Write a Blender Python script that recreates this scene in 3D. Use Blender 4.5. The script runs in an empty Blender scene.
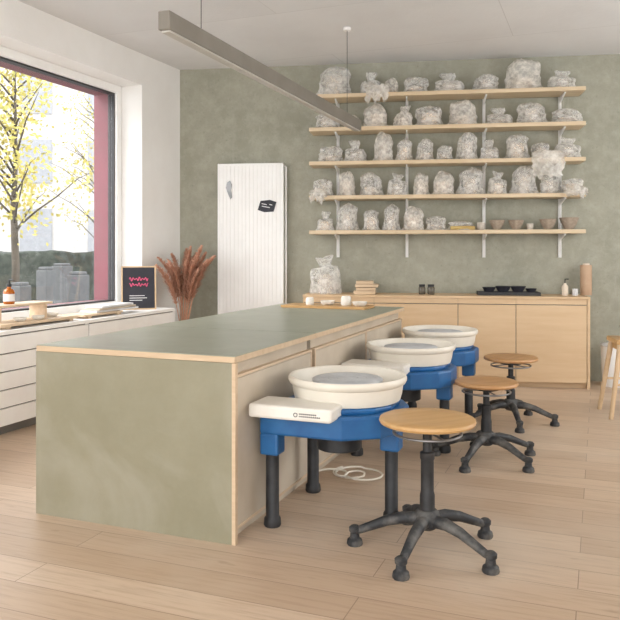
import bpy, bmesh, math, random
from mathutils import Vector, Matrix, noise
random.seed(7)
F=740.0; CX=310.0; HY=250.0; H=1.2
AT=-math.atan2(290,740)      # table / left wall frame angle
AB=-math.atan2(740,5110)     # back wall frame angle
C0=Vector((-1.288,7.329)); TO=Vector((-0.317,3.01))
def ax(a): return Vector((math.cos(a),math.sin(a))), Vector((-math.sin(a),math.cos(a)))
TX,TY=ax(AT); BX,BY=ax(AB)
def tw(x,y,o=TO):
    p=o+TX*x+TY*y; return p.x,p.y
def along(px,o,d):
    k=(px-CX)/F
    return (k*o.y-o.x)/(d.x-k*d.y)
def bw(px,off): return along(px,C0-BY*off,BX)     # coordinate along the back wall
def ls(px,off): return along(px,C0+TX*off,TY)     # coordinate along the left wall
# ---------------------------------------------------------------- materials
def lin(c):
    out=[]
    for v in c:
        v=v/255.0
        out.append(v/12.92 if v<=0.04045 else ((v+0.055)/1.055)**2.4)
    return (out[0],out[1],out[2],1)
def base(name,rough=0.6,metal=0.0):
    m=bpy.data.materials.new(name); m.use_nodes=True
    nt=m.node_tree; b=nt.nodes['Principled BSDF']
    b.inputs['Roughness'].default_value=rough; b.inputs['Metallic'].default_value=metal
    return m,nt,b
def mix(nt,a,b,fac):
    n=nt.nodes.new('ShaderNodeMix'); n.data_type='RGBA'
    for i,v in ((6,a),(7,b)):
        if hasattr(v,'node'): nt.links.new(v,n.inputs[i])
        else: n.inputs[i].default_value=v
    if hasattr(fac,'node'): nt.links.new(fac,n.inputs[0])
    else: n.inputs[0].default_value=fac
    return n.outputs[2]
def coords(nt,scale=(1,1,1),rot=(0,0,0)):
    tc=nt.nodes.new('ShaderNodeTexCoord'); mp=nt.nodes.new('ShaderNodeMapping')
    mp.inputs['Scale'].default_value=scale; mp.inputs['Rotation'].default_value=rot
    nt.links.new(tc.outputs['Object'],mp.inputs['Vector']); return mp.outputs['Vector']
def nz(nt,vec,scale,detail=4,rough=0.55):
    n=nt.nodes.new('ShaderNodeTexNoise'); n.inputs['Scale'].default_value=scale
    n.inputs['Detail'].default_value=detail; n.inputs['Roughness'].default_value=rough
    nt.links.new(vec,n.inputs['Vector']); return n.outputs['Fac']
def ramp(nt,v,lo,hi,tmax=1.0):
    r=nt.nodes.new('ShaderNodeMapRange'); r.inputs['From Min'].default_value=lo; r.inputs['From Max'].default_value=hi
    r.inputs['To Max'].default_value=tmax
    nt.links.new(v,r.inputs['Value']); return r.outputs['Result']
def bump(nt,b,v,strength,dist=0.01):
    n=nt.nodes.new('ShaderNodeBump'); n.inputs['Strength'].default_value=strength; n.inputs['Distance'].default_value=dist
    nt.links.new(v,n.inputs['Height']); nt.links.new(n.outputs['Normal'],b.inputs['Normal'])
def plain(name,c,c2=None,rough=0.6,metal=0.0,scale=6,bmp=0.0,bscale=60,lo=.35,hi=.65,st=(1,1,1)):
    m,nt,b=base(name,rough,metal)
    c2=c2 or tuple(max(0,x*0.93) for x in c)
    v=coords(nt,st)
    nt.links.new(mix(nt,lin(c),lin(c2),ramp(nt,nz(nt,v,scale),lo,hi)),b.inputs['Base Color'])
    if bmp: bump(nt,b,nz(nt,v,bscale),bmp)
    return m
def wood(name,c,c2,axis=0,rough=0.5,scale=9):
    st=[1,1,1]; 
    for i in range(3): st[i]=1 if i==axis else 9
    m,nt,b=base(name,rough)
    v=coords(nt,tuple(st)); f=nz(nt,v,scale*.35,6,.6)
    nt.links.new(mix(nt,lin(c),lin(c2),ramp(nt,f,.3,.7)),b.inputs['Base Color']); bump(nt,b,f,.08)
    return m
M={}
M['wallwhite']=plain('white_wall_paint',(236,234,230),(230,227,222),.85,scale=2,bmp=.15,bscale=40)
# ceiling with faint formwork joints
m,nt,b=base('ceiling_concrete_paint',.9); v=coords(nt)
bk=nt.nodes.new('ShaderNodeTexBrick'); nt.links.new(v,bk.inputs['Vector'])
for k,val in (('Scale',1),('Mortar Size',.003),('Mortar Smooth',.2),('Brick Width',3.2),('Row Height',1.25)): bk.inputs[k].default_value=val
bk.inputs['Color1'].default_value=lin((220,219,217)); bk.inputs['Color2'].default_value=lin((214,213,211)); bk.inputs['Mortar'].default_value=lin((196,194,191))
nt.links.new(mix(nt,bk.outputs['Color'],lin((206,204,202)),ramp(nt,nz(nt,v,1.5,6),.4,.7,.6)),b.inputs['Base Color']); bump(nt,b,nz(nt,v,30),.2); M['ceil']=m
# green back wall
m,nt,b=base('sage_green_concrete',.85); v=coords(nt)
n1=ramp(nt,nz(nt,v,1.1,8,.7),.35,.65); n2=ramp(nt,nz(nt,v,7,8,.75),.45,.7,.55)
col=mix(nt,lin((162,160,144)),lin((144,143,127)),n1); col=mix(nt,col,lin((181,178,165)),n2)
col=mix(nt,col,lin((124,124,110)),ramp(nt,nz(nt,v,26,5,.75),.58,.72,.7))
col=mix(nt,col,lin((188,185,173)),ramp(nt,nz(nt,coords(nt,(3,1,.5)),3.5,6,.7),.6,.78,.5))
nt.links.new(col,b.inputs['Base Color']); bump(nt,b,nz(nt,v,25,6),.35); M['green']=m
M['white']=plain('white_lacquer',(240,239,236),(236,234,231),.45)
M['gap']=plain('shadow_gap_grey',(120,116,110),rough=.8)
M['black']=plain('black_rubber',(30,31,33),(48,48,49),.55,scale=14)
M['dusty']=plain('dusty_black_cast_metal',(44,45,47),(112,109,104),.6,scale=13,lo=.45,hi=.72)
M['steel']=plain('brushed_steel',(150,150,150),(120,120,120),.35,.8)
M['blue']=plain('blue_enamel_steel',(24,84,138),(36,100,154),.42,scale=7)
M['cream']=plain('cream_plastic',(229,223,210),(220,212,197),.42,scale=5)
M['tray']=plain('off_white_plastic',(231,227,218),(223,217,206),.45)
M['head']=plain('grey_aluminium_wheelhead',(196,198,200),(176,178,181),.5,0,scale=12)
M['ply']=wood('birch_plywood_edge',(212,188,158),(196,170,138),0)
M['plyY']=wood('birch_plywood_edge_long',(216,193,164),(199,174,144),1)
M['shelf']=wood('pale_birch_shelf',(216,196,166),(200,177,142),0)
M['oak']=wood('light_oak_veneer',(211,183,147),(201,170,132),0,scale=6)
M['seat']=wood('varnished_beech_seat',(204,164,110),(186,143,90),0,.38)
M['seat2']=wood('worn_beech_seat',(192,147,98),(168,122,76),0,.4)
M['greige']=plain('greige_panel',(202,189,170),(190,176,156),.6,scale=4)
# linoleum table green with dusty clay marks
m,nt,b=base('sage_green_linoleum',.48); v=coords(nt)
col=mix(nt,lin((136,131,108)),lin((147,142,120)),ramp(nt,nz(nt,v,3.5,8,.7),.35,.7))
wv=nt.nodes.new('ShaderNodeTexNoise'); wv.inputs['Scale'].default_value=1.5; wv.inputs['Detail'].default_value=6; wv.inputs['Distortion'].default_value=1.6; nt.links.new(v,wv.inputs['Vector'])
col=mix(nt,col,lin((168,163,147)),ramp(nt,wv.outputs['Fac'],.48,.70,.55))
nt.links.new(col,b.inputs['Base Color']); M['lino']=m
m,nt,b=base('sage_green_linoleum_top',.36); v=coords(nt)
col=mix(nt,lin((139,142,125)),lin((153,156,140)),ramp(nt,nz(nt,v,4,8,.7),.35,.7))
nt.links.new(col,b.inputs['Base Color']); M['linotop']=m
# floor planks
m,nt,b=base('oak_plank_floor',.42); v=coords(nt)
br=nt.nodes.new('ShaderNodeTexBrick'); nt.links.new(v,br.inputs['Vector'])
br.offset=.37; br.offset_frequency=2; br.squash=1
for k,val in (('Scale',1),('Mortar Size',.0016),('Mortar Smooth',.1),('Bias',0),('Brick Width',1.9),('Row Height',.17)): br.inputs[k].default_value=val
br.inputs['Color1'].default_value=lin((202,178,153)); br.inputs['Color2'].default_value=lin((184,158,132)); br.inputs['Mortar'].default_value=lin((136,114,93))
g=nz(nt,coords(nt,(1.0,16,1)),3.2,9,.7)
col=mix(nt,br.outputs['Color'],lin((152,124,99)),ramp(nt,g,.47,.74,.6))
col=mix(nt,col,lin((214,201,184)),ramp(nt,nz(nt,v,1.1,4),.45,.75,.5))
kn=nz(nt,coords(nt,(2.2,6,1)),2.6,3,.5)
col=mix(nt,col,lin((134,106,82)),ramp(nt,kn,.68,.80,.5))
nt.links.new(col,b.inputs['Base Color']); bump(nt,b,g,.05); M['floor']=m
# plastic film
def film(name,c,alpha):
    m,nt,b=base(name,.2); v=coords(nt)
    b.inputs['Base Color'].default_value=lin(c)
    f=nz(nt,v,9,5,.6); bump(nt,b,f,.3,.02)
    tr=nt.nodes.new('ShaderNodeBsdfTransparent'); tl=nt.nodes.new('ShaderNodeBsdfTranslucent'); tl.inputs['Color'].default_value=lin(c)
    m1=nt.nodes.new('ShaderNodeMixShader'); m2=nt.nodes.new('ShaderNodeMixShader')
    out=nt.nodes['Material Output']
    m1.inputs[0].default_value=.32; nt.links.new(b.outputs[0],m1.inputs[1]); nt.links.new(tl.outputs[0],m1.inputs[2])
    lw=nt.nodes.new('ShaderNodeLayerWeight'); lw.inputs['Blend'].default_value=.3
    r=ramp(nt,nz(nt,v,5,6,.7),.42,.62)
    mr=nt.nodes.new('ShaderNodeMath'); mr.operation='MULTIPLY_ADD'; mr.inputs[1].default_value=.42; mr.inputs[2].default_value=alpha
    m3=nt.nodes.new('ShaderNodeMath'); m3.operation='MULTIPLY_ADD'; m3.inputs[1].default_value=.35; m3.use_clamp=True
    nt.links.new(r,mr.inputs[0]); nt.links.new(lw.outputs['Facing'],m3.inputs[0]); nt.links.new(mr.outputs[0],m3.inputs[2]); nt.links.new(m3.outputs[0],m2.inputs[0])
    nt.links.new(tr.outputs[0],m2.inputs[1]); nt.links.new(m1.outputs[0],m2.inputs[2]); nt.links.new(m2.outputs[0],out.inputs['Surface'])
    return m
M['film']=film('crinkled_clear_plastic_film',(254,252,248),.2)
M['film2']=film('milky_plastic_film',(254,250,243),.3)
M['clay']=plain('raw_buff_clay',(222,208,190),(208,192,172),.8)
M['clay2']=plain('grey_stoneware_clay',(204,195,182),(188,178,165),.8)
M['clayd']=plain('brown_stoneware_clay',(168,152,134),(146,130,114),.8)
M['burg']=plain('burgundy_painted_metal',(120,50,64),(110,44,56),.5)
M['darkframe']=plain('anthracite_frame',(52,50,52),rough=.5)
M['lamp']=plain('grey_beige_aluminium',(132,126,116),(124,118,108),.5,.1)
M['diff']=plain('lamp_diffuser_strip',(196,192,184),rough=.5)
M['pampas']=plain('dried_rust_pampas',(208,162,136),(182,130,104),.9,scale=30)
M['amber']=plain('amber_glass',(176,98,24),(150,78,18),.15)
M['bark']=plain('tree_bark',(86,78,68),(68,62,54),.9)
M['leaf']=plain('yellow_autumn_leaf',(180,162,84),(146,144,74),.7,scale=3)
M['asph']=plain('pale_paving',(140,140,138),(126,126,126),.9)
M['hedge']=plain('dark_hedge_leaves',(40,46,42),(66,72,64),.9,scale=9,bmp=.8,bscale=20)
M['conc']=plain('grey_concrete',(90,91,92),(78,80,82),.85,scale=8)
M['facade']=plain('pale_render_facade',(180,177,174),(172,169,166),.9)
M['facwin']=plain('facade_window_glass',(146,148,152),rough=.4)
M['ink']=plain('black_ink',(34,34,40),(44,44,54),.6)
M['pink']=plain('pink_print',(224,92,132),rough=.6)
M['print']=plain('white_print',(225,225,225),rough=.6)
M['card']=plain('brown_cardboard',(190,160,132),(178,146,118),.8)
m,nt,b=base('window_pane_glass',.02); out=nt.nodes['Material Output']
tr=nt.nodes.new('ShaderNodeBsdfTransparent'); gl=nt.nodes.new('ShaderNodeBsdfGlossy'); gl.inputs['Roughness'].default_value=.02
ms=nt.nodes.new('ShaderNodeMixShader'); ms.inputs[0].default_value=.05
nt.links.new(tr.outputs[0],ms.inputs[1]); nt.links.new(gl.outputs[0],ms.inputs[2]); nt.links.new(ms.outputs[0],out.inputs['Surface']); M['glass']=m
# ---------------------------------------------------------------- helpers
COL=bpy.context.scene.collection
def obj(name,me,mat=None,parent=None,loc=(0,0,0),rz=0.0,smooth=False,bevel=0,rot=None):
    o=bpy.data.objects.new(name,me); COL.objects.link(o)
    if mat is not None and me is not None: me.materials.append(mat)
    o.location=loc; o.rotation_euler=rot if rot else (0,0,rz)
    if parent: o.parent=parent
    if smooth:
        for p in me.polygons: p.use_smooth=True
    if bevel:
        md=o.modifiers.new('bevel','BEVEL'); md.width=bevel; md.segments=2; md.limit_method='ANGLE'; md.angle_limit=math.radians(40)
    return o
def tag(o,label,cat,group=None,kind=None):
    o['label']=label; o['category']=cat
    if group: o['group']=group
    if kind: o['kind']=kind
    return o
def root(name,loc,rz,label,cat,group=None):
    e=bpy.data.objects.new(name,None); e.empty_display_size=.05; COL.objects.link(e); e.location=loc; e.rotation_euler=(0,0,rz)
    return tag(e,label,cat,group)
def boxes_mesh(name,lst):
    me=bpy.data.meshes.new(name); V=[];Fc=[]
    for (x0,x1,y0,y1,z0,z1) in lst:
        k=len(V); V+=[(x0,y0,z0),(x1,y0,z0),(x1,y1,z0),(x0,y1,z0),(x0,y0,z1),(x1,y0,z1),(x1,y1,z1),(x0,y1,z1)]
        Fc+=[tuple(k+i for i in f) for f in ((0,3,2,1),(4,5,6,7),(0,1,5,4),(1,2,6,5),(2,3,7,6),(3,0,4,7))]
    me.from_pydata(V,[],Fc); me.update(); return me
def box(name,d,mat,parent=None,bevel=0,loc=(0,0,0),rz=0,rot=None):
    return obj(name,boxes_mesh(name,[d] if not isinstance(d,list) else d),mat,parent,loc,rz,bevel=bevel,rot=rot)
def prism_mesh(name,poly,z0,z1):
    n=len(poly); me=bpy.data.meshes.new(name)
    V=[(x,y,z0) for x,y in poly]+[(x,y,z1) for x,y in poly]
    me.from_pydata(V,[],[tuple(range(n-1,-1,-1)),tuple(range(n,2*n))]+[(i,(i+1)%n,(i+1)%n+n,i+n) for i in range(n)]); me.update(); return me
def lathe_mesh(name,prof,seg=40):
    me=bpy.data.meshes.new(name); V=[];Fc=[]; rings=[]
    for r,z in prof:
        if r<1e-5: rings.append([len(V)]); V.append((0,0,z))
        else:
            rings.append(list(range(len(V),len(V)+seg))); V+=[(r*math.cos(2*math.pi*i/seg),r*math.sin(2*math.pi*i/seg),z) for i in range(seg)]
    for a,b in zip(rings,rings[1:]):
        for i in range(seg):
            j=(i+1)%seg
            if len(a)==1 and len(b)==1: continue
            if len(a)==1: Fc.append((a[0],b[j],b[i]))
            elif len(b)==1: Fc.append((a[i],a[j],b[0]))
            else: Fc.append((a[i],a[j],b[j],b[i]))
    me.from_pydata(V,[],Fc); me.update(); return me
def shade_auto(me,ang=40):
    for p in me.polygons: p.use_smooth=True
    try: me.set_sharp_from_angle(angle=math.radians(ang))
    except Exception: pass
def lathe(name,prof,mat,parent=None,loc=(0,0,0),seg=40,rot=None):
    me=lathe_mesh(name,prof,seg); shade_auto(me); return obj(name,me,mat,parent,loc,rot=rot)
def cyl(name,r,z0,z1,mat,parent=None,loc=(0,0,0),seg=24,b=.003,rot=None):
    b=min(b,(z1-z0)*.3,r*.4)
    return lathe(name,[(0,z0),(r-b,z0),(r,z0+b),(r,z1-b),(r-b,z1),(0,z1)],mat,parent,loc,seg,rot)
def tube_geo(pts,rad,seg=10,closed=False,V=None,Fc=None,flat=1.0):
    V=[] if V is None else V; Fc=[] if Fc is None else Fc
    pts=[Vector(p) for p in pts]; n=len(pts)
    if not isinstance(rad,(list,tuple)): rad=[rad]*n
    rings=[]
    for i,p in enumerate(pts):
        if closed: t=pts[(i+1)%n]-pts[i-1]
        else: t=pts[min(i+1,n-1)]-pts[max(i-1,0)]
        t.normalize(); up=Vector((0,0,1)) if abs(t.z)<.93 else Vector((0,1,0))
        s=t.cross(up).normalized(); u=s.cross(t).normalized()
        rings.append(list(range(len(V),len(V)+seg)))
        for k in range(seg):
            a=2*math.pi*k/seg; V.append(tuple(p+s*math.cos(a)*rad[i]*flat+u*math.sin(a)*rad[i]))
    rr=list(zip(rings,rings[1:]))
    if closed: rr.append((rings[-1],rings[0]))
    for a,b in rr:
        for k in range(seg): Fc.append((a[k],b[k],b[(k+1)%seg],a[(k+1)%seg]))
    if not closed: Fc.append(tuple(rings[0])); Fc.append(tuple(reversed(rings[-1])))
    return V,Fc
def tube(name,pts,rad,mat,parent=None,loc=(0,0,0),seg=10,closed=False,rz=0,flat=1.0):
    V,Fc=tube_geo(pts,rad,seg,closed,flat=flat)
    me=bpy.data.meshes.new(name); me.from_pydata(V,[],Fc); me.update(); shade_auto(me,50); return obj(name,me,mat,parent,loc,rz)
def struct(o,cat='room',label=None):
    o['kind']='structure'; o['category']=cat; o['label']=label or o.name.replace('_',' '); return o
# ---------------------------------------------------------------- room shell
HC=2.983; L0=-9.0
pR=C0+BX*6.0
room=[tuple(C0),tuple(pR),tuple(pR-TY*9),tuple(C0-TY*9)]
# floor and ceiling meshes expressed in table-frame coordinates so planks follow the room
def to_local(p,o):
    d=Vector(p)-o; return (d.dot(TX),d.dot(TY))
def shell(name,z0,z1,mat,grow=.0):
    poly=[to_local(p,C0) for p in room]
    poly=[poly[0],poly[3],poly[2],poly[1]]
    return obj(name,prism_mesh(name,poly,z0,z1),mat,None,(C0.x,C0.y,0),AT)
struct(shell('floor',-.12,0,M['floor']),'floor','light oak plank floor with a matt finish')
struct(shell('ceiling',HC,HC+.2,M['ceil']),'ceiling','pale painted concrete ceiling')
WT=.5; S1=-.652; S0=-4.3; ZS=.665; ZT=2.70
struct(box('wall_left',[(-WT,0,L0,S0,0,HC),(-WT,0,S1,.3,0,HC),(-WT,0,S0,S1,0,ZS),(-WT,0,S0,S1,ZT,HC)],M['wallwhite'],loc=(C0.x,C0.y,0),rz=AT),'wall','white plastered wall with a large window opening')
struct(box('wall_back',(0,6.3,0,.3,0,HC),M['green'],loc=(C0.x,C0.y,0),rz=AB),'wall','sage green painted concrete wall')
pr=pR
struct(box('wall_right',[(0,.2,-1.0,0,0,HC),(0,.2,-9,-4.2,0,HC),(0,.2,-4.2,-1.0,0,.7),(0,.2,-4.2,-1.0,2.5,HC)],M['wallwhite'],loc=(pr.x,pr.y,0),rz=AT),'wall','white plastered wall with a wide opening added for sky light')  # out-of-view opening is made up, added so sky light brightens the back right
# window
win=root('window_1',(C0.x,C0.y,0),AT,'large fixed window with white frame and burgundy outer reveal','window'); win['kind']='structure'
a0,a1,z0,z1=S0,S1,ZS,ZT
def ring(x0,x1,w,a0,a1,z0,z1):
    return [(x0,x1,a1-w,a1,z0,z1),(x0,x1,a0,a0+w,z0,z1),(x0,x1,a0+w,a1-w,z1-w,z1),(x0,x1,a0+w,a1-w,z0,z0+w)]
box('frame',ring(-.30,-.22,.07,a0,a1,z0,z1),M['white'],win,.004)
box('gasket',ring(-.31,-.245,.014,a0+.07,a1-.07,z0+.07,z1-.07),M['darkframe'],win)
box('outer_reveal',ring(-.47,-.31,.075,a0,a1,z0,z1),M['burg'],win)
box('pane',(-.275,-.269,a0+.084,a1-.084,z0+.084,z1-.084),M['glass'],win)
# ---------------------------------------------------------------- exterior
struct(box('ground',(-30,-.55,-25,40,-.3,-.1),M['asph'],loc=(C0.x,C0.y,0),rz=AT),'ground','pale paved street outside the window')
def wpx(px,Y): return (px-CX)/F*Y
hd=root('hedge',(wpx(30,17),17,-.1),0,'long dark clipped hedge along the street','hedge')
def lumpy(name,sx,sy,sz,n,mat,parent,amp=.12):
    bm=bmesh.new(); bmesh.ops.create_cube(bm,size=1)
    bmesh.ops.subdivide_edges(bm,edges=bm.edges[:],cuts=n,use_grid_fill=True)
    for v in bm.verts:
        c=Vector((v.co.x*sx,v.co.y*sy,(v.co.z+.5)*sz)); nn=noise.noise_vector(c*2.5)
        v.co=c+nn*amp*(1 if c.z>.02 else 0)
    me=bpy.data.meshes.new(name); bm.to_mesh(me); bm.free(); return obj(name,me,mat,parent,smooth=True)
lumpy('foliage',9,.8,1.25,26,M['hedge'],hd)
box('curb',(-4.6,4.6,-.62,-.48,0,.12),M['conc'],hd)
fc=root('building',(wpx(20,34),34,-.1),math.radians(12),'pale rendered apartment building with rows of windows','building'); fc['kind']='structure'
box('facade',(-14,12,0,4,0,14),M['facade'],fc)
for i in range(8):
    for j in range(4): 
        box('window',(-12+i*3,-10.6+i*3,-.06,.05,1.2+j*3.2,3.2+j*3.2),M['facwin'],fc)
for k,(px,Y,w,hh) in enumerate([(46,11,.1,1.0),(78,12,.13,.9),(20,11.5,.12,.75),(62,14,.14,1.0)]):
    p=root('bollard',(wpx(px,Y),Y,-.1),AT,'square grey concrete bollard with a chamfered cap','bollard','concrete bollards along the street')
    box('post',(-w,w,-w,w,0,hh),M['conc'],p,.015)
    box('cap',(-w*.8,w*.8,-w*.8,w*.8,hh,hh+.05),M['conc'],p,.015)
    box('base_plate',(-w*1.3,w*1.3,-w*1.3,w*1.3,0,.04),M['conc'],p,.01)
def tree(px,Y,hgt,seed,nl,sp):
    random.seed(seed)
    t=root('tree',(wpx(px,Y),Y,-.1),0,'slender street tree with sparse yellow autumn leaves','tree','street trees')
    V,Fc=[],[]; tips=[]
    tube_geo([(0,0,0),(.03,0,1),(-.02,.03,2),(.03,0,hgt*.6),(0,.02,hgt)],[.075,.065,.055,.035,.01],8,False,V,Fc)
    for i in range(26):
        z=1.5+(hgt-1.7)*i/26; a=random.uniform(0,6.28); L=sp*random.uniform(.5,1)*(1-.35*i/26)
        pts=[Vector((0,0,z))]; 
        for k in range(1,5):
            q=k/4; pts.append(Vector((math.cos(a)*L*q,math.sin(a)*L*q,z+L*.75*q**.8+random.uniform(-.05,.05)))); 
        tube_geo(pts,[.022,.016,.012,.008,.004],5,False,V,Fc); tips+=pts[1:]
    me=bpy.data.meshes.new('trunk'); me.from_pydata(V,[],Fc); me.update(); obj('trunk',me,M['bark'],t,smooth=True)
    V,Fc=[],[]
    for i in range(nl):
        c=random.choice(tips)+Vector([random.gauss(0,.18) for _ in range(3)]); s=random.uniform(.03,.055)
        u=Vector([random.gauss(0,1) for _ in range(3)]).normalized(); w=u.orthogonal().normalized(); k=len(V)
        V+=[tuple(c-u*s),tuple(c+w*s*.6),tuple(c+u*s),tuple(c-w*s*.6)]; Fc.append((k,k+1,k+2,k+3))
    me=bpy.data.meshes.new('leaves'); me.from_pydata(V,[],Fc); me.update(); o=obj('leaves',me,M['leaf'],t); o['kind']='stuff'
tree(14,12,4.6,3,2300,1.5)
tree(-70,15,5.2,5,1200,1.6)
tree(100,22,5.5,9,1100,1.8)
# ---------------------------------------------------------------- work tables
TZ=.767; TW=1.0
def bench(y0,y1,n,front,label):
    ox,oy=tw(0,y0); r=root('workbench',(ox,oy,0),AT,label,'workbench')
    L=y1-y0
    box('top',(-TW,.012,0,L,TZ-.028,TZ-.003),M['ply'],r,.002)
    box('linoleum',(-TW+.002,.010,.002,L-.002,TZ-.003,TZ),M['linotop'],r)
    box('body',(-TW+.03,-.03,.024,L-.02,.0,TZ-.028),M['greige'],r)
    if front:
        box('end_panel',(-TW,0,-.002,.018,0,TZ-.0285),M['lino'],r)
        box('edge_trim',[(-.0005,.016,-.003,.02,0,TZ-.0285)],M['ply'],r,.001)
    seg=(L-.03)/n
    for i in range(n):
        a=.024+i*seg
        d=box('door',[(-.03,-.008,a+.012,a+seg-.012,.05,TZ-.10)],M['greige'],r,.002)
        box('door_edge',ring(-.03,-.004,.012,a+.004,a+seg-.004,.042,TZ-.085),M['plyY'],r,.001)
    return r
bench(0,.92,1,True,'sage green linoleum workbench with plywood edges and solid end panel')
bench(.926,2.80,2,False,'long sage green linoleum workbench with plywood-edged doors')
# ---------------------------------------------------------------- pottery wheels
def make_wheel(x,y,label):
    r=root('pottery_wheel',(x,y,0),AT,label,'pottery wheel','pottery wheels beside the workbench')
    poly=[(-.305,-.29),(.07,-.29),(.21,-.19),(.262,-.09),(.262,.09),(.21,.19),(.07,.29),(-.305,.29)]
    obj('body',prism_mesh('body',poly,.405,.505),M['blue'],r,bevel=.012)
    inner=[(px*.86,py*.86) for px,py in poly]
    obj('deck',prism_mesh('deck',inner,.503,.53),M['blue'],r,bevel=.01)
    for lx,ly in ((-.262,-.245),(-.262,.245),(.205,0)):
        s=box('leg_socket',(-.043,.043,-.043,.043,.315,.41),M['blue'],r,.01,loc=(lx,ly,0))
        lathe('leg',[(0,0),(.034,0),(.038,.008),(.036,.035),(.029,.045),(.029,.33),(0,.33)],M['black'],r,(lx,ly,0),20)
    cyl('motor',.10,.30,.41,M['black'],r,(-.04,0,0),28)
    lathe('splash_pan',[(0,.525),(.222,.525),(.238,.532),(.246,.56),(.252,.60),(.262,.606),(.268,.618),(.268,.630),(.262,.638),(.252,.636),(.244,.622),(.238,.58),(.225,.556),(.08,.55),(0,.55)],M['cream'],r,seg=64)
    lathe('wheel_head',[(0,.55),(.03,.55),(.03,.60),(.155,.604),(.16,.610),(.16,.617),(.156,.620),(.13,.620),(.128,.618),(.126,.620),(.09,.620),(.088,.618),(.086,.620),(.05,.620),(.048,.618),(.046,.620),(0,.620)],M['head'],r,seg=48)
    t=box('control_housing',(-.318,.055,-.375,-.185,.495,.553),M['tray'],r,.012)
    # emblem and two lines of small print on the near face of the housing
    V,Fc=tube_geo([(-.10+.008*math.cos(a*.52),-.3762,.522+.008*math.sin(a*.52)) for a in range(12)],.0016,5,True)
    for row,n0 in ((.527,9),(.517,11)):
        for i in range(n0):
            k=len(V); x0=-.083+i*.0085; z=row-.0028
            for (dx,dz) in ((0,0),(.006,0),(.006,.0056),(0,.0056)): V.append((x0+dx,-.3757,z+dz))
            Fc.append((k,k+1,k+2,k+3))
    me=bpy.data.meshes.new('emblem'); me.from_pydata(V,[],Fc); me.update(); obj('emblem',me,M['ink'],r)
    return r
def copy_thing(src,loc,rz,label=None,name=None):
    n=src.copy(); COL.objects.link(n); n.location=loc; n.rotation_euler=(0,0,rz)
    if label: n['label']=label
    for c in src.children:
        k=c.copy(); k.parent=n; COL.objects.link(k)
    return n
WP=[(.170,3.355),(.608,4.47),(.93,5.30)]
w1=make_wheel(*WP[0],'blue steel pottery wheel with cream pan at the table corner')
copy_thing(w1,(WP[1][0],WP[1][1],0),AT,'blue pottery wheel with cream splash pan beside middle of workbench')
copy_thing(w1,(WP[2][0],WP[2][1],0),AT,'blue pottery wheel with cream splash pan at end of workbench')
# cables on the floor
def cable(x,y,seed,sc=1):
    random.seed(seed); pts=[]
    for i in range(120):
        q=i/119; a=q*math.pi*6.2+seed
        rr=.075+.04*math.sin(q*11+seed)
        pts.append((math.cos(a)*rr*sc*1.1+.10*q*math.sin(q*5),math.sin(a)*rr*1.1*sc-.12*q,.007+.008*(i//24)))
    tube('power_cable',pts,.005,M['cream'],None,(x,y,0),6)
    o=bpy.context.scene.collection.objects[-1]; return o
for o,lb in ((cable(.23,3.96,2),'loosely coiled cream power cable lying on floor under a wheel'),(cable(.72,4.98,5,.75),'coiled cream power cable on floor between two wheels')): tag(o,lb,'cable')
# ---------------------------------------------------------------- stools
def make_stool(x,y,hs,rz,seatmat,label,sc=1.0):
    r=root('swivel_stool',(x,y,0),rz,label,'stool','round wooden swivel stools')
    lathe('seat',[(0,hs-.026),(.176*sc,hs-.026),(.188*sc,hs-.022),(.193*sc,hs-.013),(.190*sc,hs-.004),(.182*sc,hs),(.12,hs-.002),(0,hs-.003)],seatmat,r,seg=56)
    cyl('seat_plate',.075,hs-.05,hs-.026,M['black'],r,seg=28)
    V,Fc=tube_geo([(.135*math.cos(a*math.pi/16),.135*math.sin(a*math.pi/16),hs-.062) for a in range(32)],.0055,8,True)
    for k in range(3):
        a=k*2.094+.4; tube_geo([(.02*math.cos(a),.02*math.sin(a),hs-.055),(.135*math.cos(a),.135*math.sin(a),hs-.062)],.0045,6,False,V,Fc)
    me=bpy.data.meshes.new('height_ring'); me.from_pydata(V,[],Fc); me.update(); shade_auto(me,60); obj('height_ring',me,M['steel'],r)
    lathe('column',[(0,.14),(.03,.14),(.030,.22),(.026,.235),(.026,hs-.17),(.029,hs-.165),(.029,hs-.14),(.018,hs-.135),(.018,hs-.04),(0,hs-.04)],M['black'],r,seg=24)
    lathe('hub',[(0,.085),(.03,.085),(.048,.10),(.052,.125),(.048,.15),(.036,.162),(0,.165)],M['dusty'],r,seg=28)
    for k in range(5):
        a=k*2*math.pi/5; c,s=math.cos(a),math.sin(a)
        P=[(.03,.122),(.09,.124),(.16,.108),(.22,.083),(.272,.062),(.295,.056)]
        tube('leg',[(c*q,s*q,z) for q,z in P],[.026,.024,.021,.018,.016,.012],M['dusty'],r,seg=10,flat=1.05)
        lathe('foot',[(0,0),(.03,0),(.033,.006),(.030,.022),(.020,.030),(.018,.05),(.023,.055),(.024,.07),(.015,.078),(0,.079)],M['dusty'],r,(c*.292,s*.292,0),18)
    return r
make_stool(.470,2.965,.53,math.radians(26),M['seat'],'tall beech-topped swivel stool with dusty black five-star base')
make_stool(1.01,4.24,.452,math.radians(18),M['seat2'],'lower worn beech swivel stool with black base at the middle wheel',.93)
make_stool(1.40,5.16,.458,math.radians(50),M['seat2'],'worn beech swivel stool with black base near the sideboard',.96)
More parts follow.
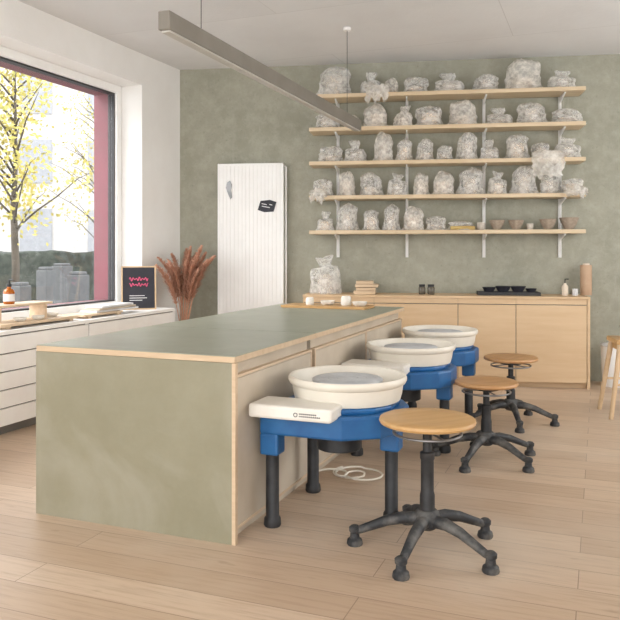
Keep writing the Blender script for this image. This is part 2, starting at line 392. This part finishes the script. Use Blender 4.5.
# ---------------------------------------------------------------- ceiling lamp
LZ=2.19
lp=root('pendant_lamp',(-.665,3.36,LZ),AT+math.radians(.9),'long grey aluminium linear pendant lamp on thin cords','lamp')
box('housing',(-.03,.03,0,3.05,.012,.098),M['lamp'],lp,.004)
box('diffuser',(-.022,.022,.02,3.03,.004,.014),M['diff'],lp)
for y in (.35,2.75):
    tube('cord',[(0,y,.09),(0,y,HC-LZ-.02)],.0022,M['black'],lp,seg=6)
    cyl('ceiling_mount',.03,HC-LZ-.025,HC-LZ,M['white'],lp,(0,y,0),20)
# ---------------------------------------------------------------- radiator
def bp(w,y): p=C0+BX*w+BY*y; return (p.x,p.y)
ra,rb=bw(218,.08),bw(285,.08)
x,y=bp(ra,0); rd=root('radiator',(x,y,0),AB,'tall white vertical ribbed panel radiator fixed to the green wall','radiator')
W=rb-ra
n=16; V=[];Fc=[]
prof=[]
for i in range(n):
    u0=.02+(W-.06)*i/n; du=(W-.06)/n
    prof+=[(u0,-.0895),(u0+du*.08,-.093),(u0+du*.88,-.093),(u0+du*.96,-.0895)]
prof.append((W-.04,-.0895))
poly=[(.02,-.05)]+prof+[(W-.04,-.05)]
obj('panel',prism_mesh('panel',poly,.17,2.02),M['white'],rd)
box('side_frame',[(0,.022,-.098,-.03,.15,2.035),(W-.042,W-.012,-.098,-.03,.15,2.035),(.022,W-.042,-.096,-.03,2.015,2.035),(.022,W-.042,-.096,-.03,.15,.175)],M['white'],rd,.004)
tube('pipe',[(W+.005,-.05,.1),(W+.005,-.05,2.0),(W-.02,-.05,2.02)],.009,M['white'],rd,seg=10)
for zz in (.4,1.75): box('wall_bracket',(.1,W-.1,-.05,0,zz,zz+.04),M['white'],rd)
def onrad(px,py):
    w=bw(px,.1); Y=(C0+BX*w-BY*.1).y; return w-ra, 1.2-(py-250)*Y/F
u,z=onrad(229,190); x,y=bp(ra+u,-.0945)
o=obj('magnetic_hook',prism_mesh('magnetic_hook',[(-.012,-.03),(.014,-.09),(.03,-.07),(.02,.0),(.03,.05),(.01,.09),(-.02,.07),(-.03,.02)],0,.012),M['steel'],None,(x,y,z),rot=(math.pi/2,0,AB)); tag(o,'small grey metal holder stuck on the white radiator','hook')
u,z=onrad(267,206); x,y=bp(ra+u,-.0945)
o=obj('black_card',prism_mesh('black_card',[(-.085,-.05),(-.02,-.062),(.07,-.045),(.085,.05),(.02,.062),(-.07,.04)],0,.006),M['ink'],None,(x,y,z),rot=(math.pi/2,math.radians(8),AB)); tag(o,'small black printed card tilted on the white radiator','card')
V=[];Fc=[]
for (x0,z0_,ww) in ((-.055,.012,.05),(-.05,-.012,.08),(.02,.015,.03)):
    k=len(V)
    for dx,dz in ((0,0),(ww,-.004),(ww,.004),(0,.008)): V.append((x0+dx,z0_+dz,.0064))
    Fc.append((k,k+1,k+2,k+3))
me=bpy.data.meshes.new('print'); me.from_pydata(V,[],Fc); me.update(); obj('print',me,M['print'],o)
# ---------------------------------------------------------------- shelves
SZ=[2.638,2.332,2.018,1.703,1.382]   # top faces
SD=.30
sw0,sw1=bw(309,SD),bw(586,SD)
rails=[bw(p,.02) for p in (338,407,484,560)]
for i,w in enumerate(rails):
    x,y=bp(w,0); o=box('shelf_rail',[(-.013,-.006,-.022,0,1.13,2.72),(.006,.013,-.022,0,1.13,2.72),(-.013,.013,-.006,0,1.13,2.72)],M['white'],loc=(x,y,0),rz=AB); tag(o,'slotted white metal shelf rail screwed to the green wall','shelf rail','shelf rails on the wall')
for si,z in enumerate(SZ):
    a=sw0+(.08 if si==0 else 0); x,y=bp(a,0)
    s=root('wall_shelf',(x,y,z),AB,'long pale birch shelf on white brackets carrying wrapped pottery','shelf','birch wall shelves')
    box('board',(0,sw1-a,-SD,-.024,-.035,0),M['shelf'],s,.003)
    for w in rails:
        poly=[(-.024,-.037),(-.26,-.037),(-.26,-.048),(-.05,-.088),(-.024,-.115)]
        me=bpy.data.meshes.new('bracket'); nn=len(poly)
        V=[(w-a-.006,p,q) for p,q in poly]+[(w-a+.006,p,q) for p,q in poly]
        me.from_pydata(V,[],[tuple(range(nn)),tuple(range(2*nn-1,nn-1,-1))]+[(i,i+nn,(i+1)%nn+nn,(i+1)%nn) for i in range(nn)]); me.update()
        obj('bracket',me,M['white'],s)
# ---- wrapped pots
def bag_mesh(seed,tuft=False,nzr=30,nt=56):
    """unit bag: radius ~.5, height 1, base at z=0"""
    random.seed(seed); off=Vector((seed*7.3,seed*3.1,0)); V=[];Fc=[]
    ph=[random.uniform(0,6.28) for _ in range(4)]; lob=random.randint(2,4); lean=random.uniform(-.12,.12)
    for i in range(nzr+1):
        t=i/nzr
        if tuft:
            if t<.62: r=.46*(1-.1*math.sin(t*5))*math.sqrt(max(0,1-(max(0,t-.3)/.42)**2*.82)); z=t
            else:
                q=(t-.62)/.38; r=.13+.17*q*(1.1-q*.4); z=.62+.36*q
            if i==nzr: r=.02; z=.93
        else:
            # draped tent: flared skirt lying on the board, sides over the rim of the pot, slack top
            if t<.16: r=.50-.5*t
            elif t<.66: r=.42-.03*math.sin((t-.16)*5)
            else: r=.41*max(0,1-((t-.66)/.345)**2.4)**.5
            if i==nzr: r=.02
            z=t
        for k in range(nt):
            a=2*math.pi*k/nt; p=Vector((math.cos(a)*r,math.sin(a)*r,z))
            def sharp(x): return 1-abs(math.sin(x))*2      # pointed folds
            fold=.06*math.sin(lob*a+ph[0]+2*t)+.04*sharp(2.5*a+ph[1]+1.4*t)*(1.15-.6*t)+.02*sharp(5*a+ph[2]-2*t)
            q=p*2.2+off; rd_=1-abs(noise.noise(q)); q2=Vector((p.x*5,p.y*5,p.z*2.4))+off; rd2=1-abs(noise.noise(q2))
            d=fold+ .13*(rd_**4-.5)+.05*(rd2**4-.5)
            rr=max(.01,r*(1+d*1.2)); zz=z+ (.14*noise.noise(q*1.1+Vector((9,9,9)))+.05*(rd2**4-.5))*(min(1,t*2))
            V.append((math.cos(a)*rr+lean*t*t,math.sin(a)*rr,max(0.004,zz) if i else 0.004))
    for i in range(nzr):
        for k in range(nt):
            a=i*nt+k; b=i*nt+(k+1)%nt; Fc.append((a,b,b+nt,a+nt))
    Fc.append(tuple(range(nzr*nt,nzr*nt+nt)))
    me=bpy.data.meshes.new('plastic_bag'); me.from_pydata(V,[],Fc); me.update()
    for p in me.polygons: p.use_smooth=True
    me.materials.append(M['film'] if seed%3 else M['film2']); return me
bags=[bag_mesh(s,False) for s in (1,2,4,5,7,9,18,20)]; tbags=[bag_mesh(s,True) for s in (11,12,14,16)]
def pm(name,prof,mat): 
    me=lathe_mesh(name,prof,28); shade_auto(me); me.materials.append(mat); return me
pots=[pm('pot',[(0,0),(.25,0),(.34,.25),(.36,.5),(.32,.7),(.29,.7),(.32,.5),(.22,.06),(0,.06)],M['clay']),
      pm('pot',[(0,0),(.3,0),(.31,.1),(.3,.75),(.27,.75),(.27,.08),(0,.08)],M['clay2']),
      pm('pot',[(0,0),(.16,0),(.2,.08),(.4,.4),(.38,.41),(.18,.12),(0,.1)],M['clay'])]
def wrapped(w,off,z,wd,ht,seed,tuft,label,group):
    random.seed(seed*13+5); x,y=bp(w,-off)
    r=root('wrapped_pot',(x,y,z),AB,label,'wrapped pot',group)
    me=random.choice(tbags if tuft else bags)
    b=obj('plastic_bag',me,None,r,rz=random.uniform(0,6.28)); dp=min(wd,.25); b.scale=(wd*.97,dp,ht); b.rotation_euler=(0,0,0)
    if seed%2: b.scale=(-wd*.97,dp,ht)
    p=obj('pot',random.choice(pots),None,r,(0,0,.004)); p.scale=(wd*.72,dp*.74,ht*.86*(.75 if tuft else 1))
    return r
rows=[
 [(334,38,27,0),(370,30,20,1),(392,24,14,0),(415,36,15,0),(450,36,17,1),(486,30,15,0),(523,44,28,0),(561,34,17,1)],
 [(327,30,14,0),(352,24,12,0),(376,34,20,0),(403,24,20,1),(430,34,19,0),(463,34,23,0),(500,32,15,1),(532,34,20,0),(567,36,13,0)],
 [(330,32,15,0),(356,30,19,1),(383,28,25,0),(404,24,20,0),(425,26,19,0),(444,24,14,0),(467,30,24,0),(490,28,18,1),(517,34,23,0),(541,26,15,0),(567,32,19,1)],
 [(324,28,16,0),(347,28,22,0),(371,34,20,0),(397,30,20,1),(421,26,20,0),(443,34,20,0),(470,32,24,0),(497,26,21,1),(523,34,26,0),(549,26,18,0),(573,30,14,0)],
 [(325,26,17,1),(347,32,24,0),(371,26,19,0),(391,28,23,0),(413,30,20,0),(437,26,13,0)]]
sd=1
for si,row in enumerate(rows):
    # keep neighbours from pushing far through each other
    ws=[r_[1] for r_ in row]
    for _ in range(3):
        for i in range(len(row)-1):
            gap=row[i+1][0]-row[i][0]; tot=(ws[i]+ws[i+1])/2
            if tot>gap*1.03: f=gap*1.03/tot; ws[i]*=f; ws[i+1]*=f
    for (px,_w,hpx,tf),wpxl in zip(row,ws):
        off=.155; w=bw(px,off); Y=(C0+BX*w-BY*off).y
        wrapped(w,off,SZ[si],wpxl*Y/F*1.0,hpx*Y/F*1.12,sd,tf,'clay pot in clear plastic bag with gathered top, on shelf' if tf else 'clay pot wrapped in crumpled clear plastic bag, on a shelf','wrapped pots on the wall shelves'); sd+=1
# loose bags hanging over shelf edges
def hanging(px,si,wd,drop,seed):
    random.seed(seed); nu,nv=18,22; V=[];Fc=[]
    for sgn in (0,1):
        for j in range(nv+1):
            t=j/nv
            for i in range(nu+1):
                u=i/nu-.5
                if t<.3: yy=-SD+.06-(t/.3)*.075; zz=.055-.02*(t/.3)
                else: yy=-SD-.018-.02*math.sin((t-.3)*4); zz=.035-(t-.3)/.7*drop
                wdt=wd*(.75+.35*math.sin(min(1,t*1.2)*2.4))
                p=Vector((u*wdt,yy,zz)); nn=noise.noise(Vector((u*6+seed,t*5,sgn*3)))
                th=(.035 if sgn else .004)*math.sin(math.pi*(u+.5))*(1 if t>.2 else .6)
                rg=.018*(1-abs(noise.noise(Vector((u*14+seed,t*5,7)))))**2+.015*nn
                V.append((p.x+.03*noise.noise(Vector((t*7,seed,u))),p.y-th-rg,p.z+.02*nn+(th*.6 if t<.3 else 0)-.09*noise.noise(Vector((u*6+seed,2,3)))*t))
    N=(nu+1)*(nv+1)
    for s in (0,1):
        for j in range(nv):
            for i in range(nu):
                a=s*N+j*(nu+1)+i; f=(a,a+1,a+nu+2,a+nu+1); Fc.append(f if s else f[::-1])
    me=bpy.data.meshes.new('plastic_bag'); me.from_pydata(V,[],Fc); me.update()
    for p in me.polygons: p.use_smooth=True
    w=bw(px,SD); x,y=bp(w,0)
    o=obj('loose_plastic_bag',me,M['film2'],None,(x,y,SZ[si]),AB); tag(o,'loose crumpled clear plastic bag draped over a shelf edge','plastic bag','loose bags draped over shelves')
hanging(377,0,.2,.12,3); hanging(547,2,.25,.2,8); hanging(318,3,.14,.09,5); hanging(575,3,.18,.06,12)
# bowls and cups on bottom shelf
bowl=pm('bowl',[(0,0),(.22,0),(.24,.06),(.38,.3),(.5,.62),(.47,.63),(.34,.32),(.2,.1),(0,.1)],M['clayd'])
cup=pm('cup',[(0,0),(.36,0),(.38,.05),(.42,.5),(.42,.8),(.38,.8),(.38,.1),(0,.1)],M['clay2'])
def small(name,me,px,off,z,dia,label,cat,group,frame='b'):
    w=bw(px,off); x,y=bp(w,-off); o=bpy.data.objects.new(name,me); COL.objects.link(o); o.location=(x,y,z); o.scale=(dia,)*3; return tag(o,label,cat,group)
for px,kind,d in ((481,'c',.085),(497,'b',.14),(516,'b',.14),(530,'c',.07),(548,'b',.15),(569,'b',.17)):
    if kind=='b': small('clay_bowl',bowl,px,.2,SZ[4],d,'small unglazed brown stoneware bowl on the lowest shelf','bowl','unglazed bowls on the lowest shelf')
    else: small('clay_cup',cup,px,.2,SZ[4],d,'small unglazed buff clay cup on the lowest shelf','cup','unglazed cups on the lowest shelf')
x,y=bp(bw(462,.16),-.16); r=root('wrapped_slab',(x,y,SZ[4]),AB,'flat yellowish clay slab under plastic film on the lowest shelf','clay slab')
o=obj('slab',prism_mesh('slab',[(-.11,-.1),(.11,-.1),(.12,.1),(-.1,.1)],0,.035),plain('ochre_clay',(196,170,104),(180,150,88)),r,bevel=.01)
b=obj('plastic_bag',bags[2],None,r); b.scale=(.27,.24,.085)
# ---------------------------------------------------------------- sideboard
SBZ=.795; SBD=.42
s0,s1=bw(303,SBD),bw(590,SBD)
x,y=bp(s0,-.01); sb=root('sideboard',(x,y,0),AB,'long low light oak sideboard with flat doors along the green wall','sideboard')
W=s1-s0
box('body',[(0,W,-SBD+.03,0,.05,SBZ-.024),(.02,W-.02,-SBD+.06,-.02,0,.05)],M['oak'],sb)
box('top',(-.003,W+.003,-SBD+.004,0,SBZ-.022,SBZ),M['oak'],sb,.002)
box('side_panel',(W-.022,W+.002,-SBD+.008,0,0,SBZ-.0225),M['oak'],sb,.001)
ed=[0]+[bw(p,SBD)-s0 for p in (374,458,516)]+[W-.024]
for a,b in zip(ed,ed[1:]):
    box('door',(a+.003,b-.003,-SBD+.01,-SBD+.03,.05,SBZ-.075),M['oak'],sb,.0015)
    box('top_rail',(a+.001,b-.001,-SBD+.012,-SBD+.03,SBZ-.068,SBZ-.023),M['oak'],sb,.001)
box('shadow_gap',(0.01,W-.024,-SBD+.026,-SBD+.031,.05,SBZ-.024),M['gap'],sb)
# things on it
wrapped(bw(326,.2),.2,SBZ,.36,.36,77,1,'large clear plastic bag with clay standing on the oak sideboard',None)
for k,(wd,hh) in enumerate(((.2,.03),(.18,.028),(.21,.03),(.16,.028))):
    px,py=bp(bw(366,.2)+(.01*((k*7)%3-1)),-.2)
    o=box('wooden_block',(-wd/2,wd/2,-.08,.08,0,hh-.001),M['ply'],bevel=.003,loc=(px,py,SBZ+k*.031),rz=AB+.05*(k%2)); tag(o,'small pale wooden block in a stack on the sideboard','wooden block','stack of wooden blocks')
for px,d in ((422,.062),(431,.066)):
    x,y=bp(bw(px,.22),-.22); r=root('storage_jar',(x,y,SBZ),AB,'small amber jar with black lid on the sideboard','jar','small jars on the sideboard')
    lathe('jar_body',[(0,0),(d/2-.004,0),(d/2,.006),(d/2,.06),(d/2-.008,.07),(0,.07)],plain('smoked_glass',(92,84,70),rough=.2),r,seg=24)
    lathe('lid',[(0,.07),(d/2-.004,.07),(d/2-.003,.09),(0,.092)],M['black'],r,seg=24)
x,y=bp(bw(508,.22),-.22); o=box('black_tray',[(-.27,.27,-.1,.1,0,.008),(-.27,.27,-.1,-.093,.008,.03),(-.27,.27,.093,.1,.008,.03),(-.27,-.262,-.093,.093,.008,.03),(.262,.27,-.093,.093,.008,.03)],M['black'],loc=(x,y,SBZ),rz=AB); tag(o,'shallow black tray on the oak sideboard','tray')
bb=pm('black_bowl',[(0,0),(.22,0),(.24,.06),(.4,.3),(.5,.5),(.47,.51),(.36,.3),(.2,.1),(0,.1)],M['ink'])
for px,d in ((489,.12),(503,.14),(518,.14),(531,.10)):
    small('black_bowl',bb,px,.22,SBZ+.009,d,'small glazed black bowl standing on the black tray','bowl','black bowls on the tray')
x,y=bp(bw(565,.2),-.2); r=root('soap_bottle',(x,y,SBZ),AB,'small buff pump bottle on the sideboard','bottle')
lathe('bottle_body',[(0,0),(.026,0),(.028,.006),(.028,.08),(.012,.1),(.012,.11),(0,.11)],M['clay'],r,seg=20); tube('pump',[(0,0,.11),(0,0,.145),(.03,0,.145)],.005,M['black'],r,seg=8)
cup2=pm('cup',[(0,0),(.4,0),(.42,.05),(.42,1.0),(.38,1.0),(.38,.1),(0,.1)],M['print'])
small('white_cup',cup2,575,.2,SBZ,.06,'small white cup on the oak sideboard','cup',None)
x,y=bp(bw(586,.12),-.12); r=root('cardboard_tube',(x,y,SBZ),AB,'upright brown cardboard tube on the sideboard against the wall','tube')
lathe('tube_wall',[(.045,0),(.05,0),(.05,.27),(.045,.27),(.045,0)],M['card'],r,seg=28); lathe('rolled_paper',[(0,.002),(.03,.002),(.03,.285),(.026,.285),(.026,.05),(0,.05)],M['clay'],r,seg=20)
# bin, wooden stool at right
r=root('waste_bin',(2.66,6.52,0),0,'small white plastic bin beside the oak sideboard','bin')
lathe('bin_body',[(0,0),(.075,0),(.08,.01),(.095,.36),(.09,.36),(.075,.02),(0,.02)],M['white'],r,seg=28); lathe('lid',[(.0,.385),(.08,.38),(.098,.365),(.098,.355),(.088,.355),(.0,.36)],M['print'],r,seg=28)
r=root('wooden_stool',(2.37,5.38,0),AB,'pale wooden stool with splayed legs and a thick seat','stool')
sz=.56
box('seat',(-.17,.17,-.15,.15,sz-.035,sz),M['seat'],r,.008)
for sx in(-1,1):
    for sy in(-1,1): tube('leg',[(sx*.14,sy*.12,sz-.03),(sx*.215,sy*.17,0)],[.02,.016],M['oak'],r,seg=10)
for sy in(-1,1): tube('rung',[(-.18,sy*.145,.24),(.18,sy*.145,.24)],.009,M['oak'],r,seg=8)
box('apron',(-.14,.14,-.12,.12,sz-.085,sz-.034),M['seat'],r,.004)
r=root('metal_bowl',(2.40,5.40,sz),0,'dark metal bowl on the wooden stool','bowl')
lathe('bowl_body',[(0,0),(.07,0),(.12,.05),(.13,.08),(.126,.08),(.115,.05),(.065,.008),(0,.008)],M['steel'],r); tube('bowl_rim',[(.13*math.cos(a*.3927),.13*math.sin(a*.3927),.08) for a in range(16)],.004,M['steel'],r,closed=True,seg=8)
# ---------------------------------------------------------------- board on workbench
bx,by=tw(-.52,2.56); o=box('wooden_board',(-.33,.33,-.13,.13,0,.018),M['seat'],bevel=.003,loc=(bx,by,TZ),rz=AT); tag(o,'flat wooden ware board lying on the workbench','board')
dish=pm('dish',[(0,0),(.3,0),(.45,.12),(.5,.3),(.47,.3),(.4,.12),(0,.06)],M['tray']); crm=pm('cream_pot',[(0,0),(.36,0),(.4,.1),(.38,.55),(.3,.7),(.27,.7),(.3,.5),(.3,.1),(0,.1)],M['tray'])
for k,(ux,uy,d,me,nm,lb) in enumerate(((-.52,2.56,.11,dish,'ceramic_dish','small cream dish on the wooden board'),(-.38,2.58,.10,crm,'ceramic_pot','small cream pot on the wooden board'),(-.26,2.54,.11,dish,'ceramic_dish','small cream dish on the wooden board'),(-.66,2.55,.08,crm,'ceramic_pot','small cream pot on the wooden board'))):
    x,y=tw(ux,uy); o=bpy.data.objects.new(nm,me); COL.objects.link(o); o.location=(x,y,TZ+.018); o.scale=(d,)*3; tag(o,lb,'pottery')
# ---------------------------------------------------------------- left white drawers
CZ=.675; CD=.29
def lp_(x,s): p=C0+TX*x+TY*s; return (p.x,p.y)
s_end=ls(175,CD)
for u in range(3):
    b_=s_end-u*1.22; a_=b_-1.215; x,y=lp_(0.006,a_)
    c=root('drawer_cabinet',(x,y,0),AT,'low white drawer cabinet under the window','cabinet','white drawer cabinets under the window')
    L=1.215
    box('body',[(0,CD-.02,0,L,.05,CZ-.025),(0,CD-.05,.02,L-.02,0,.05)],M['gap'],c)
    box('side_panel',[(0,CD-.018,L-.018,L,0,CZ-.0255),(0,CD-.018,0,.018,0,CZ-.0255)],M['white'],c)
    box('top',(0,CD,-.001,L+.001,CZ-.025,CZ),M['white'],c,.002)
    hh=(CZ-.03-.06)/5
    for j in range(5):
        box('drawer',(CD-.02,CD-.002,.003,L-.003,.06+j*hh+.004,.06+(j+1)*hh-.004),M['white'],c,.0015)
# things on it
def lroot(name,px,xo,label,cat,z=CZ,rz=0): x,y=lp_(xo,ls(px,xo)); return root(name,(x,y,z),AT+rz,label,cat)
r=lroot('wooden_board',32,.12,'plywood ware board lying on the white cabinet','board'); box('board',(-.11,.12,-.42,.36,.016,.036),M['plyY'],r,.002)
for yy in(-.33,.30): box('batten',(-.1,.1,yy-.02,yy+.02,0,.016),M['plyY'],r)
r=lroot('wooden_riser',16,.06,'small wooden display riser with two legs','riser',CZ+.036)
box('plank',(-.09,.09,-.27,.27,.10,.115),M['plyY'],r,.002)
for yy in(-.22,.22): box('leg',(-.07,.07,yy-.012,yy+.012,0,.10),M['plyY'],r)
r=lroot('amber_bottle',9,.06,'amber glass pump bottle with a white label on the riser','bottle',CZ+.151)
lathe('bottle_body',[(0,0),(.034,0),(.037,.006),(.037,.085),(.03,.1),(.014,.108),(.014,.12),(0,.12)],M['amber'],r,seg=24)
lathe('label',[(.0375,.02),(.0378,.02),(.0378,.07),(.0375,.07)],M['print'],r,seg=24); lathe('pump_collar',[(0,.12),(.017,.12),(.017,.138),(.006,.14),(.006,.16),(0,.16)],M['black'],r,seg=16); tube('pump',[(0,0,.16),(0,0,.168),(.035,0,.166)],.005,M['black'],r,seg=8)
for px,xo,h_ in ((52,.12,.05),(20,.17,.03),(38,.18,.025)):
    x,y=lp_(xo,ls(px,xo)); o=bpy.data.objects.new('ceramic_dish',dish); COL.objects.link(o); o.location=(x,y,CZ+.036); o.scale=(.09,.09,.09); tag(o,'small off-white ceramic dish on the plywood board','dish','small dishes on the board')
r=lroot('wooden_board',96,.13,'short plywood ware board lying near the framed poster','board'); box('board',(-.1,.1,-.27,.22,.014,.03),M['plyY'],r,.002)
for yy in(-.2,.17): box('batten',(-.1,.1,yy-.02,yy+.02,0,.014),M['plyY'],r)
for k in range(3):
    r=lroot('paper_stack',112,.12,'stack of white tiles and papers on the board','paper',CZ+.0305+k*.017,.06*k) if k==0 else r
    box('sheets',(-.08,.08,-.30+.02*k,.26-.03*k,k*.017,k*.017+.015),M['print'] if k!=1 else M['greige'],r,.002,rz=.03*k)
# framed poster leaning
xo=.10; x,y=lp_(xo,ls(139,xo)); ps=root('framed_poster',(x,y,CZ+.001),AT+math.radians(38),'framed dark poster with pink lettering leaning by the window','poster')
tl=-math.radians(8); PW=.30;PH=.385
def leanbox(nm,d,mat): return box(nm,d,mat,ps,rot=(tl,0,0))
leanbox('frame',[(-PW/2,PW/2,0,.018,0,.012),(-PW/2,PW/2,0,.018,PH-.012,PH),(-PW/2,-PW/2+.012,0,.018,.012,PH-.012),(PW/2-.012,PW/2,0,.018,.012,PH-.012)],M['oak'])
leanbox('print',(-PW/2+.011,PW/2-.011,.005,.014,.011,PH-.011),M['ink'])
V,Fc=[],[]
for row,(zz,amp) in enumerate(((.27,.02),(.22,.018))):
    pts=[(-.08+.16*i/40,.003,zz+amp*math.sin(i*.95+row)*(.6+.4*math.sin(i*.37))) for i in range(41)]
    tube_geo(pts,.004,5,False,V,Fc)
me=bpy.data.meshes.new('lettering'); me.from_pydata(V,[],Fc); me.update(); obj('lettering',me,M['pink'],ps,rot=(tl,0,0))
leanbox('small_print',[(-.08,.05,.003,.006,.12,.126),(-.08,.07,.003,.006,.10,.106),(-.08,.03,.003,.006,.08,.086)],M['print'])
# ---------------------------------------------------------------- pampas
px_=184; Y=6.84; r=root('dried_pampas_bouquet',(wpx(px_,Y),Y,0),0,'bouquet of rust coloured dried pampas plumes in a floor vase','dried flowers')
lathe('vase',[(0,0),(.09,0),(.11,.02),(.13,.2),(.11,.36),(.07,.43),(.08,.47),(.072,.47),(.06,.43),(.1,.3),(.08,.02),(0,.02)],M['clay2'],r,seg=32)
def plume_mesh(seed):
    random.seed(seed); V,Fc=[],[]; Lp=.44
    bend=random.uniform(.06,.15)
    tube_geo([(0,0,-.45),(0,0,0),(bend*.3,0,Lp*.5),(bend,0,Lp*.9)],[.004,.004,.003,.001],5,False,V,Fc)
    for i in range(640):
        t=random.random(); z=t*Lp*.9; cx=bend*t*t; a=random.uniform(0,6.28); 
        ln=(.078*math.sin(math.pi*min(1,t*.8+.2))+.02)*random.uniform(.5,1.3)
        d=Vector((math.cos(a)*.8+.2*t,math.sin(a)*.8,.9)).normalized(); c=Vector((cx,0,z)); s=d.cross(Vector((0,0,1))).normalized()*.0025
        mid=c+d*ln*.6; tip=c+d*ln+Vector((0,0,-.02)); k=len(V)
        V+=[tuple(c-s),tuple(c+s),tuple(mid+s),tuple(mid-s),tuple(tip)]; Fc+=[(k,k+1,k+2,k+3),(k+3,k+2,k+4)]
    me=bpy.data.meshes.new('plume'); me.from_pydata(V,[],Fc); me.update(); me.materials.append(M['pampas']); return me
pl=[plume_mesh(s) for s in (1,2,3,6)]
random.seed(4)
for i in range(18):
    a=random.uniform(0,6.28); tilt=random.uniform(.02,.30); 
    o=obj('plume',pl[i%4],None,r)
    o.location=Vector((math.cos(a)*math.sin(tilt)*.40,math.sin(a)*math.sin(tilt)*.3,.46+.40*math.cos(tilt)-(i%4)*.05))
    o.rotation_euler=(0,tilt*1.0,a); q=random.uniform(.8,1.05); o.scale=(q,q,q)
# ---------------------------------------------------------------- light, world, camera
w=bpy.data.worlds.new('overcast_sky'); bpy.context.scene.world=w; w.use_nodes=True
bg=w.node_tree.nodes['Background']; bg.inputs[0].default_value=(.965,.98,1,1); bg.inputs[1].default_value=4.4
s=bpy.data.lights.new('soft_sun','SUN'); s.energy=3.5; s.angle=math.radians(30); s.color=(1,.98,.95)
so=bpy.data.objects.new('soft_sun',s); COL.objects.link(so); so.rotation_euler=Vector((1.0,.15,-.75)).to_track_quat('-Z','Y').to_euler()
cam=bpy.data.cameras.new('camera'); co=bpy.data.objects.new('camera',cam); COL.objects.link(co)
co.location=(0,0,H); co.rotation_euler=(math.pi/2,0,0); cam.sensor_width=36; cam.lens=F/620*36; cam.shift_y=-60/620
cam.clip_end=200
bpy.context.scene.camera=co
bpy.context.scene.view_settings.view_transform='Standard'
